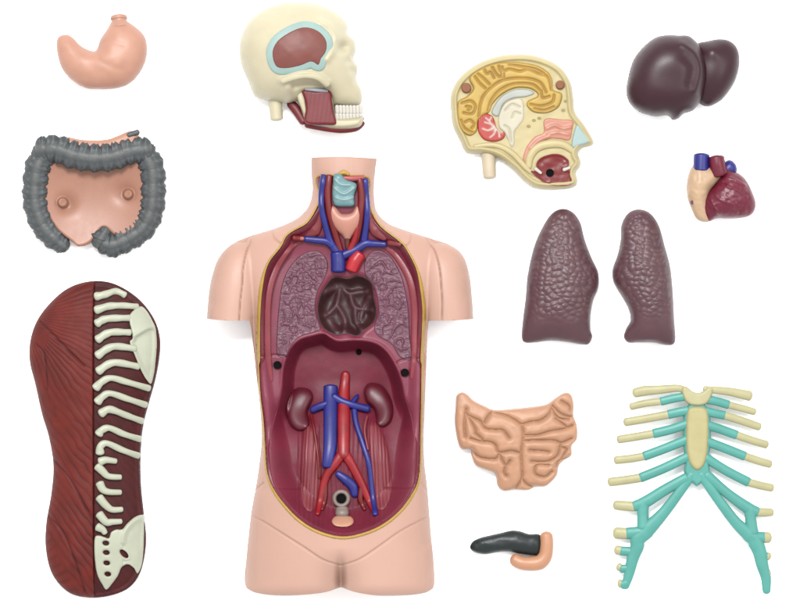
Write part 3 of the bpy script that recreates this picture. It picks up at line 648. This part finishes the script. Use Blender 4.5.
SIL = np.concatenate([sil_l, [(228,320.5)], sil_ll[:-1], sil_b, sil_rr[1:], [(451,320.5)], sil_r, [(344,157)]])
TR = smooth([(318,90),(311,130),(311.5,175),(312.5,190),(309,205),(300,216),(288,223),(272.5,229),(250,237),(237,252),(236,275),(244,300),(250,320),(254,350),(257.5,385),(260.5,415),(261.5,440),(259,465),(256,485),(251.5,510),(248.5,535),(246,570),(246,680),(341,700),(434,680),(434.5,570),(431,535),(429,510),(427,485),(424.5,465),(423.5,440),(424.5,412),(426,384),(427,350),(430,320),(437,300),(444,275),(443,252),(430,239),(405,230),(388,223),(377,212),(374,198),(374,180),(377,130),(370,90)])
AL = smooth([(232,243.5),(219,257),(212,275),(208.5,295),(206,330),(204,400),(229,420),(256,400),(256,330),(262,290),(262,258),(250,243)])
AR = smooth([(452,246),(464,257),(469.5,275),(472,297),(474,330),(476,400),(450,420),(426,400),(426,330),(419,290),(419,258),(432,243)])
IT = Inflate(TR, 110, 4500); IAL = Inflate(AL, 60); IAR = Inflate(AR, 60)
def smax(a, b, k=6.0):
    h = np.clip(0.5 + 0.5 * (a - b) / k, 0, 1); return b + (a - b) * h + k * h * (1 - h)
ZM = 26.0
_cache = {}
def bodyf(X, Y):
    X = np.asarray(X, float); Y = np.asarray(Y, float)
    f = 52 * IT(X, Y, None, 0.5)
    f = smax(f, 30 * IAL(X, Y, None, 0.5), 3) - 0.0
    f = smax(f, 30 * IAR(X, Y, None, 0.5), 3)
    return f
seams = [smooth(l, False) for l in (
    m1([(212,345),(190,400),(176,470),(172,540),(165,600),(160,680)]), m3([(345,355),(380,410),(398,480),(405,560),(408,620),(405,680)]),
    m1([(290,320),(300,355),(325,375)]), m3([(285,345),(280,370),(265,385)]),
    m6([(85,160),(105,135),(125,118)]), m6([(718,155),(705,135),(695,118)]),
    m6([(80,240),(120,255),(180,290),(270,345),(340,390),(404,412)]), m6([(725,240),(690,255),(620,290),(540,345),(470,390),(404,412)]))]
cleft = smooth(m6([(404,405),(404,450),(404,540)]), False)
def skin_h(X, Y, D):
    f = bodyf(X, Y)
    # true silhouette still rounds off where the clip is not a flat cut
    z = ZM + f
    z = z - 2.0 * g(dl(seams, X, Y), 0.8)
    c = np.abs(X - 341); w = sst(545, 592, Y)
    z = z - 16 * w * np.exp(-(c / 16.0) ** 2) - 15 * w * np.exp(-(c / 4.0) ** 2)
    z = z - 10 * sst(150, 0, np.hypot((X - 341) / 1.4, Y - 640)) * 0
    z = z - 9 * (1 - rnd(np.clip(594 - Y, 0, 12), 12) / 12) * (Y > 560)        # softly rounded lower edge
    return np.maximum(z, ZM)
OPEN_L = [(316,176.5),(318.5,197),(315,208),(306,222),(292,230),(285,236),(280,246),(268,262),(261,282),(258,305),(257,335),(257.5,365),(259,395),(262,420),(263.5,445),(265.5,470),(271,487),(282,503),(299,520),(319,531.5),(343,537),
          (367,532.5),(387,523),(404,508.5),(415.5,492),(420.5,478),(422,455),(422.3,430),(423,398),(423.5,365),(425,335),(425.5,305),(420,274),(408,249),(400,240),(382.5,226),(374,213),(369.5,198),(369.5,177.5),(343,175.5)]
OPN = smooth(OPEN_L, True, 8)
parts = relief("torso_skin", SIL, skin_h, lambda X, Y, D: np.maximum(ZM - 0.5 * bodyf(X, Y), 0), [("torso_skin", SKIN), ("shoulder", SKIN), ("shoulder", SKIN)], t, 0.8, holes=[OPN],
    split=lambda X, Y: np.where((Y < 325) & (X < np.interp(Y, seams[0][:, 1], seams[0][:, 0])) & (Y > 230), 1, np.where((Y < 325) & (X > np.interp(Y, seams[1][:, 1], seams[1][:, 0])) & (Y > 230), 2, 0)))
# yellow fat edge round the opening
inner = offset(OPN, (1.9 + 1.5 * sst(262, 290, OPN[:, 1]) * sst(364, 360, OPN[:, 1]) + 0.9 * sst(470, 500, OPN[:, 1]))[:, None])
relief("fat_edge", OPN, lambda X, Y, D: ZM + bodyf(X, Y) + 0.2 + 1.0 * rnd(D, 1.3) / 1.3, lambda X, Y, D: ZM + bodyf(X, Y) - 12, FAT, t, 0.5, holes=[inner])
# abdomen bowl outline
_low = offset(OPN, 4.6); _low = _low[(OPN[:, 1] > 425)][::-1]
_arch = smooth([(270,432),(276,412),(281,390),(283,368),(289,350),(299,339.5),(312,335),(324,333),(331,337),(339,340.5),(357,339.5),(375,342.5),(387,351),(396,365),(402,380),(406,398),(412,418),(415,434)], False)
ABD = np.concatenate([_arch, _low[5:-5][::3]])
HRT = smooth(m4([(345,95),(378,66),(430,72),(480,62),(528,92),(538,150),(548,205),(536,250),(500,282),(470,306),(425,296),(385,302),(330,270),(308,205),(318,145)]))
cseams = [smooth(l, False) for l in ([(262,484),(280,487),(300,488)], [(386,488),(405,487),(424,484)], [(257,357),(275,355),(287,357)], [(397,362),(410,358),(426,360)])]
def cav_f(X, Y, D=None):
    if D is None: D = sd(OPN, X, Y)[0]
    chest = 35 + 3 * vnoise(X, Y, 40)
    neck = sst(260, 205, Y)
    F = chest + 9 * neck
    ad = sd(ABD, X, Y)[0]
    bowl = 5 + 27 * sst(378, 465, Y) + 5 * g(X - 341, 26) * sst(380, 420, Y)
    up_ = sst(440, 395, Y)
    step_ = np.where(ad > -3, F + (bowl - F) * sst(-1, 13, ad), F)
    F = step_ * up_ + bowl * (1 - up_)
    F = F + 1.8 * g(ad - 0.5, 2.4) * sst(405, 370, Y)                         # rim of the diaphragm
    hd = sd(HRT, X, Y)[0]
    F = F - 15 * sst(-4, 12, hd)
    for cx, cy in ((299, 409), (377, 404)):
        F = F - 8 * g(np.hypot((X - cx) / 0.9, (Y - cy) / 1.3), 17)
    for l in ([(311,428),(309,470),(312,512)], [(374,426),(380,468),(380,508)]):
        F = F + 5 * g(near(smooth(l, False), X, Y, False)[0], 8)
    F = F - 1.6 * g(dl(cseams, X, Y), 0.8)
    rim = ZM + bodyf(X, Y) - 1.0
    w = 15 - 7 * sst(255, 215, Y) + 13 * sst(380, 470, Y)
    s = sst(0, 1, np.clip(D / w, 0, 1))
    s = 0.5 * s + 0.5 * np.clip(D / w, 0, 1) ** 0.6
    return rim * (1 - s) + F * s
relief("body_cavity", OPN, lambda X, Y, D: cav_f(X, Y, D) - 0.35, 2, WALL, t, 0.8)
def zf(k=0.0): return lambda X, Y: cav_f(np.asarray(X, float), np.asarray(Y, float)) + k
def onfloor(name, o, m, top=1.0, r=1.2, step=0.6, extra=None, paint=None, holes=()):
    return relief(name, o, lambda X, Y, D: cav_f(X, Y) - 0.6 + (top + 0.6) * rnd(D, r) / r + (extra(X, Y, D) if extra else 0), lambda X, Y, D: cav_f(X, Y) - 2.5, m, t, step, paint=paint, holes=holes)
# dark inner edge of the opening, then the paler rib strips of the chest wall
onfloor("muscle_edge", offset(OPN, 2.2), BAND, 0.5, 1.0, 0.6, holes=[offset(OPN, (3.4 + 4.8 * sst(368, 358, OPN[:, 1]))[:, None])])
for l in (m4([(255,-85),(200,-50),(155,10),(122,90),(108,180),(108,300),(112,400),(125,480)]), m4([(555,-70),(610,-35),(655,20),(688,90),(702,180),(702,300),(700,380),(688,470)])):
    tube("rib_strip", l, [2.2, 3.6, 4.4, 4.6, 4.4, 4.2, 3.8, 2], zf(-0.4), RIBB, t, 0.4, 14, 8)
# lung beds
LB = mat("lung_bed_mauve", (132, 84, 102), 0.45, 0.1, 80, 0.2, rgb2=(146, 104, 118), spec=0.35)
def ridg(X, Y, s): return 1 - 2 * np.abs(vnoise(X, Y, s)) * 1.7
def lbx(X, Y, D):
    wx = X + 2.5 * vnoise(X, Y, 8); wy = Y + 2.5 * vnoise(X + 31, Y, 8)
    return (2.0 * sst(0.45, 1.0, ridg(wx / 1.5, wy, 4.2)) + 1.2 * sst(0.4, 1.0, ridg(wx + 70, wy * 1.5, 3.2)) - 0.8) * 0.75 * sst(0.5, 5, D)
def lbx2(X, Y, D):
    a = np.arctan2(Y - 296, X - 345) * 26; r_ = np.hypot(X - 345, Y - 296) + 4 * vnoise(X, Y, 9); a = a + 3 * vnoise(X, Y, 12)
    return (2.2 * sst(0.45, 1.0, ridg(r_ / 2.4, a, 3.4)) + 1.2 * sst(0.5, 1.0, ridg(X + 30, Y * 1.3, 3.2)) - 0.8) * 0.75 * sst(0.5, 5, D)
LBL = smooth([(312.5,251),(301,255),(289,268),(282,285),(279,305),(277,330),(277,354),(286,357),(291,346),(300,337),(315,332),(321,328),(316,310),(318,292),(326,276),(328,263),(322,253)])
LBR = smooth([(379,250),(369,254),(364,264),(366,277),(375,291),(378,310),(374,327),(378,336),(391,344),(400,357),(411,359),(410,335),(408,305),(402,277),(391,257)])
onfloor("lung_bed", LBL, LB, 1.0, 1.5, 0.5, lbx, lambda X, Y, D: 0.5 * lbx(X, Y, D) / 1.8)
onfloor("lung_bed", LBR, LB, 1.0, 1.5, 0.5, lbx2, lambda X, Y, D: 0.5 * lbx2(X, Y, D) / 1.8)
hl = [smooth(m4(l), False) for l in ([(350,130),(400,110),(440,135),(500,125)], [(400,110),(385,180),(350,220)], [(440,135),(460,190),(520,200)], [(385,180),(420,240),(415,295)], [(460,190),(465,250),(490,285)], [(360,240),(390,285)], [(510,150),(480,240)])]
onfloor("heart_bed", HRT, mat("heart_bed_dark", (78, 46, 53), 0.5, 0.2, 60, 0.2, rgb2=(104, 66, 76)), 0.8, 1.5, 0.5, lambda X, Y, D: (3.2 * g(dl(hl, X, Y), 3.4) + 1.6 * fbm(X, Y, 12, 2)) * sst(0, 5, D), lambda X, Y, D: 0.5 * g(dl(hl, X, Y), 2.6))
# abdominal lining
def abx(X, Y, D):
    s = np.sin((X - 341) * 1.3 + 2 * vnoise(X, Y, 14)) * 0.25 * (np.abs(X - 341) < 44) * (Y > 425)
    return s + 0.35 * fbm(X, Y, 12, 2)
onfloor("abdominal_lining", ABD, mat("abdomen_red", (138, 60, 76), 0.5, 0.12, 50, 0.25, spec=0.2), 0.6, 2.0, 0.6, abx)
PS = mat("psoas_red", (164, 80, 88), 0.48, 0.1, 60, 0.2, rgb2=(144, 64, 74))
for o in (smooth([(306,424),(316,432),(321,450),(322,475),(319,500),(312,511),(303,504),(300,480),(301,450),(303,432)]), smooth([(368,424),(378,424),(386,440),(391,465),(392,490),(386,507),(376,508),(371,490),(368,460),(366,436)])):
    gx_ = lambda X, Y: np.sin((X - 341) * 1.9 + 0.10 * (Y - 460) * np.sign(341 - X) + 1.5 * vnoise(X, Y, 9))
    onfloor("psoas_muscle", o, PS, 3.0, 5, 0.5, lambda X, Y, D: 0.35 * gx_(X, Y) * sst(0, 3, D), lambda X, Y, D: 0.5 + 0.4 * gx_(X, Y))
# peg holes
for cx, cy, r in ((277.5,365,4.0), (404.8,372.5,4.0), (358.6,352.3,2.8)):
    relief("peg_hole", ell(cx, cy, r), lambda X, Y, D: cav_f(X, Y) + 2.4 - 0.8 * sst(0, 1.5, D), lambda X, Y, D: cav_f(X, Y) - 3, HOLE, t, 0.35)
# kidneys
KD = mat("kidney_plum", (116, 56, 66), 0.38, 0.06, 60, 0.1, spec=0.25)
for o in (smooth(m5([(215,62),(245,70),(258,95),(248,125),(238,150),(245,185),(235,208),(205,216),(175,195),(160,150),(170,100),(190,70)])), smooth(m5([(465,46),(500,55),(528,90),(542,135),(535,180),(510,202),(485,195),(478,165),(470,140),(445,115),(436,80),(445,55)]))):
    Ik = Inflate(o, 50, 900)
    relief("kidney", o, lambda X, Y, D: cav_f(X, Y) + 13 * Ik(X, Y, D), lambda X, Y, D: cav_f(X, Y) - 3, KD, t, 0.5)
# vessels of the belly
zb_ = lambda k: zf(k)
tube("aorta", m5([(372,15),(366,90),(366,180),(366,300)]), [4.2, 6.0, 6.4, 6.0], zb_(3.5), RED, t, 0.65, 18, 10)
for l in (m5([(364,290),(340,325),(305,375),(288,440),(275,505)]), m5([(368,290),(395,335),(428,400),(455,460),(478,505)])):
    tube("iliac_artery", l, [5.4, 4.6, 4.2, 3.6, 2.2], zb_(2.5), RED, t, 0.7, 16, 8)
for l in (m5([(300,400),(300,450),(290,490)]), m5([(430,410),(425,455),(440,490)])):
    tube("iliac_branch", l, [3.2, 2.8, 1.8], zb_(2.5), DRED, t, 0.7)
tube("vena_cava", m5([(319,60),(319,120),(319,200),(318,270),(308,340)]), [7.2, 7.2, 7.0, 6.8, 5.2], zb_(4), BLUE, t, 0.6, 20, 10, tip=0.3)
tube("iliac_vein", m5([(345,365),(372,385),(398,410),(405,440)]), [3.0, 4.8, 5.0, 3.6], zb_(2.5), BLUE, t, 0.7)
tube("renal_vein", m5([(308,122),(280,130),(255,142)]), [4.2, 4.0, 3.6], zb_(5), BLUE, t, 0.7)
tube("renal_vein", m5([(330,95),(360,112),(400,125),(450,138)]), [4.2, 3.8, 3.6, 4.0], zb_(6.5), BLUE, t, 0.7)
tube("renal_vein_spur", m5([(392,122),(408,100),(416,90)]), [2.6, 2.2, 1.4], zb_(6.5), BLUE, t)
tube("gonadal_vein", m5([(402,130),(410,190),(432,255),(455,330),(466,420),(478,505)]), [3.2, 2.8, 2.8, 2.8, 2.7, 3.0], zb_(3), BLUE, t, 0.7)
tube("ureter", m5([(250,160),(262,210),(275,300),(280,380)]), [1.6, 1.3, 1.2, 1.0], zb_(5), DRED, t)
tube("ureter", m5([(448,165),(440,215),(452,280)]), [1.4, 1.2, 1.0], zb_(5), PS, t, paint=lambda tt, a: 0 * a)
RG = mat("rectum_grey", (168, 150, 142), 0.42)
cx, cy = m5([(358, 453)])[0]
rr_ = relief("rectum_ring", ell(cx, cy, 9.2), lambda X, Y, D: cav_f(X, Y) + 3 + 3.5 * rnd(np.minimum(D, 4.4 - D).clip(0, 2.2), 2.2) / 2.2, lambda X, Y, D: cav_f(X, Y) - 2, RG, t, 0.45, holes=[ell(cx, cy, 4.8)])
sub(relief("rectum_opening", ell(cx, cy, 5.0), lambda X, Y, D: cav_f(X, Y) + 2.6 + 0 * X, lambda X, Y, D: cav_f(X, Y) - 2, HOLE, t, 0.4), rr_)
tube("rectum_stem", m5([(360,490),(361,505)]), [6.4, 7.0], zb_(3), RG, t, 0.7)
relief("bladder", smooth(m5([(325,530),(335,516),(362,510),(392,516),(402,532),(390,546),(362,550),(335,545)])), lambda X, Y, D: cav_f(X, Y) + 1 + 5 * rnd(D, 5) / 5, lambda X, Y, D: cav_f(X, Y) - 2, mat("bladder_peach", (238, 180, 150), 0.35), t, 0.5)
# neck and upper chest
NB = mat("neck_muscle_red", (146, 66, 70), 0.42, 0.12, 70, 0.2)
for l in (m2([(178,230),(172,300),(150,345),(110,378)]), m2([(376,230),(384,300),(410,345),(450,378)])):
    tube("neck_muscle", l, [2.0, 3.6, 6, 3], zf(0), NB, t, 0.5, 20, 8, mod=lambda tt, a: 1 + 0.05 * np.sin(a * 10))
for l in (m2([(213,112),(206,180),(212,260),(235,350),(262,440)]), m2([(342,125),(350,200),(345,280),(330,370),(305,440)])):
    tube("carotid_artery", l, [3.6, 3.8, 3.8, 3.6, 3.2], zf(3.0), DRED, t, 0.9, 16, 8, tip=0.3)
tube("carotid_artery", m2([(330,330),(322,380),(300,430)]), [2.6, 3.2, 3.2], zf(4.5), RED, t)
tube("jugular_vein", m2([(190,112),(180,180),(180,250),(195,320),(215,390),(245,440)]), [3.5, 3.2, 3.0, 3.1, 3.6, 4.4], zf(4.0), BLUE, t, 0.75, 16, 8, tip=0.3)
tube("jugular_vein", m2([(366,130),(370,190),(374,250),(370,320),(360,390)]), [3.3, 3.0, 2.9, 3.1, 3.6], zf(4.0), BLUE, t, 0.75, 16, 8, tip=0.3)
tube("subclavian_vein", m2([(112,382),(150,386),(200,392),(225,410)]), [3.1, 3.4, 3.7, 4.0], zf(4.0), BLUE, t, 0.8)
tube("subclavian_vein", m2([(450,405),(400,402),(365,402),(320,430),(262,455)]), [3.0, 3.6, 4.2, 4.6, 4.8], zf(4.5), BLUE, t, 0.8)
tube("superior_vena_cava", m2([(245,440),(250,475),(250,518)]), [6.8, 7.4, 7.4], zf(5), BLUE, t, 0.9, 20, tip=0.3)
tube("aortic_arch", m2([(345,445),(322,475),(305,515)]), [6.4, 7.2, 6.6], zf(4.5), mat("arch_red", (206, 62, 70), 0.3), t, 0.9, 20, tip=0.3)
tube("subclavian_stub", m2([(60,378),(95,380)]), [3.0, 3.4], zf(3.5), DRED, t)
tube("vein_lumen", m2([(90,380),(100,380)]), [2.0, 2.0], zf(5.5), mat("lumen_pink", (196, 120, 122), 0.4), t)
tube("collar_bone_stump", m2([(468,398),(515,406)]), [3.0, 2.2], zf(3), NB, t, 0.7)
# larynx and windpipe
LT = mat("larynx_teal", (132, 176, 180), 0.36, 0.08, 80, 0.15, rgb2=(186, 214, 214))
lar = smooth(m2([(232,108),(262,106),(285,128),(322,142),(330,160),(318,200),(318,238),(275,244),(236,238),(226,200),(228,150)]), n=5)
ll_ = [smooth(m2(l), False) for l in ([(235,165),(275,190),(318,165)], [(240,205),(275,215),(315,205)], [(238,130),(262,150),(300,152)])]
relief("larynx", lar, lambda X, Y, D: cav_f(X, Y) + 4 + 5 * rnd(D, 6) / 6 + 1.6 * g(dl(ll_, X, Y), 1.2), lambda X, Y, D: cav_f(X, Y) - 2, LT, t, 0.5, paint=lambda X, Y, D: g(dl(ll_, X, Y), 1.4) * 0.8)
thy = smooth(m2([(212,262),(222,242),(240,248),(262,272),(285,275),(310,268),(330,242),(345,252),(348,290),(335,335),(310,370),(295,395),(285,395),(270,370),(240,340),(220,305)]))
It = Inflate(thy, 50, 800)
relief("thyroid", thy, lambda X, Y, D: cav_f(X, Y) + 3 + 7 * It(X, Y, D), lambda X, Y, D: cav_f(X, Y) - 2, mat("thyroid_peach", (222, 158, 138), 0.4), t, 0.5)
tube("windpipe", m2([(290,370),(290,410),(292,430)]), [3.2, 2.6, 1.6], zf(3), mat("windpipe_brown", (120, 70, 62), 0.4), t)
tube("tongue_root", m2([(275,122),(310,124),(355,120)]), [2.2, 2.8, 2.4], zf(4), mat("root_pink", (206, 106, 104), 0.4), t)
tube("cut_throat_edge", m2([(255,106),(275,98),(295,106)]), [1.6, 2.4, 1.6], zf(4), FAT, t, 0.8)
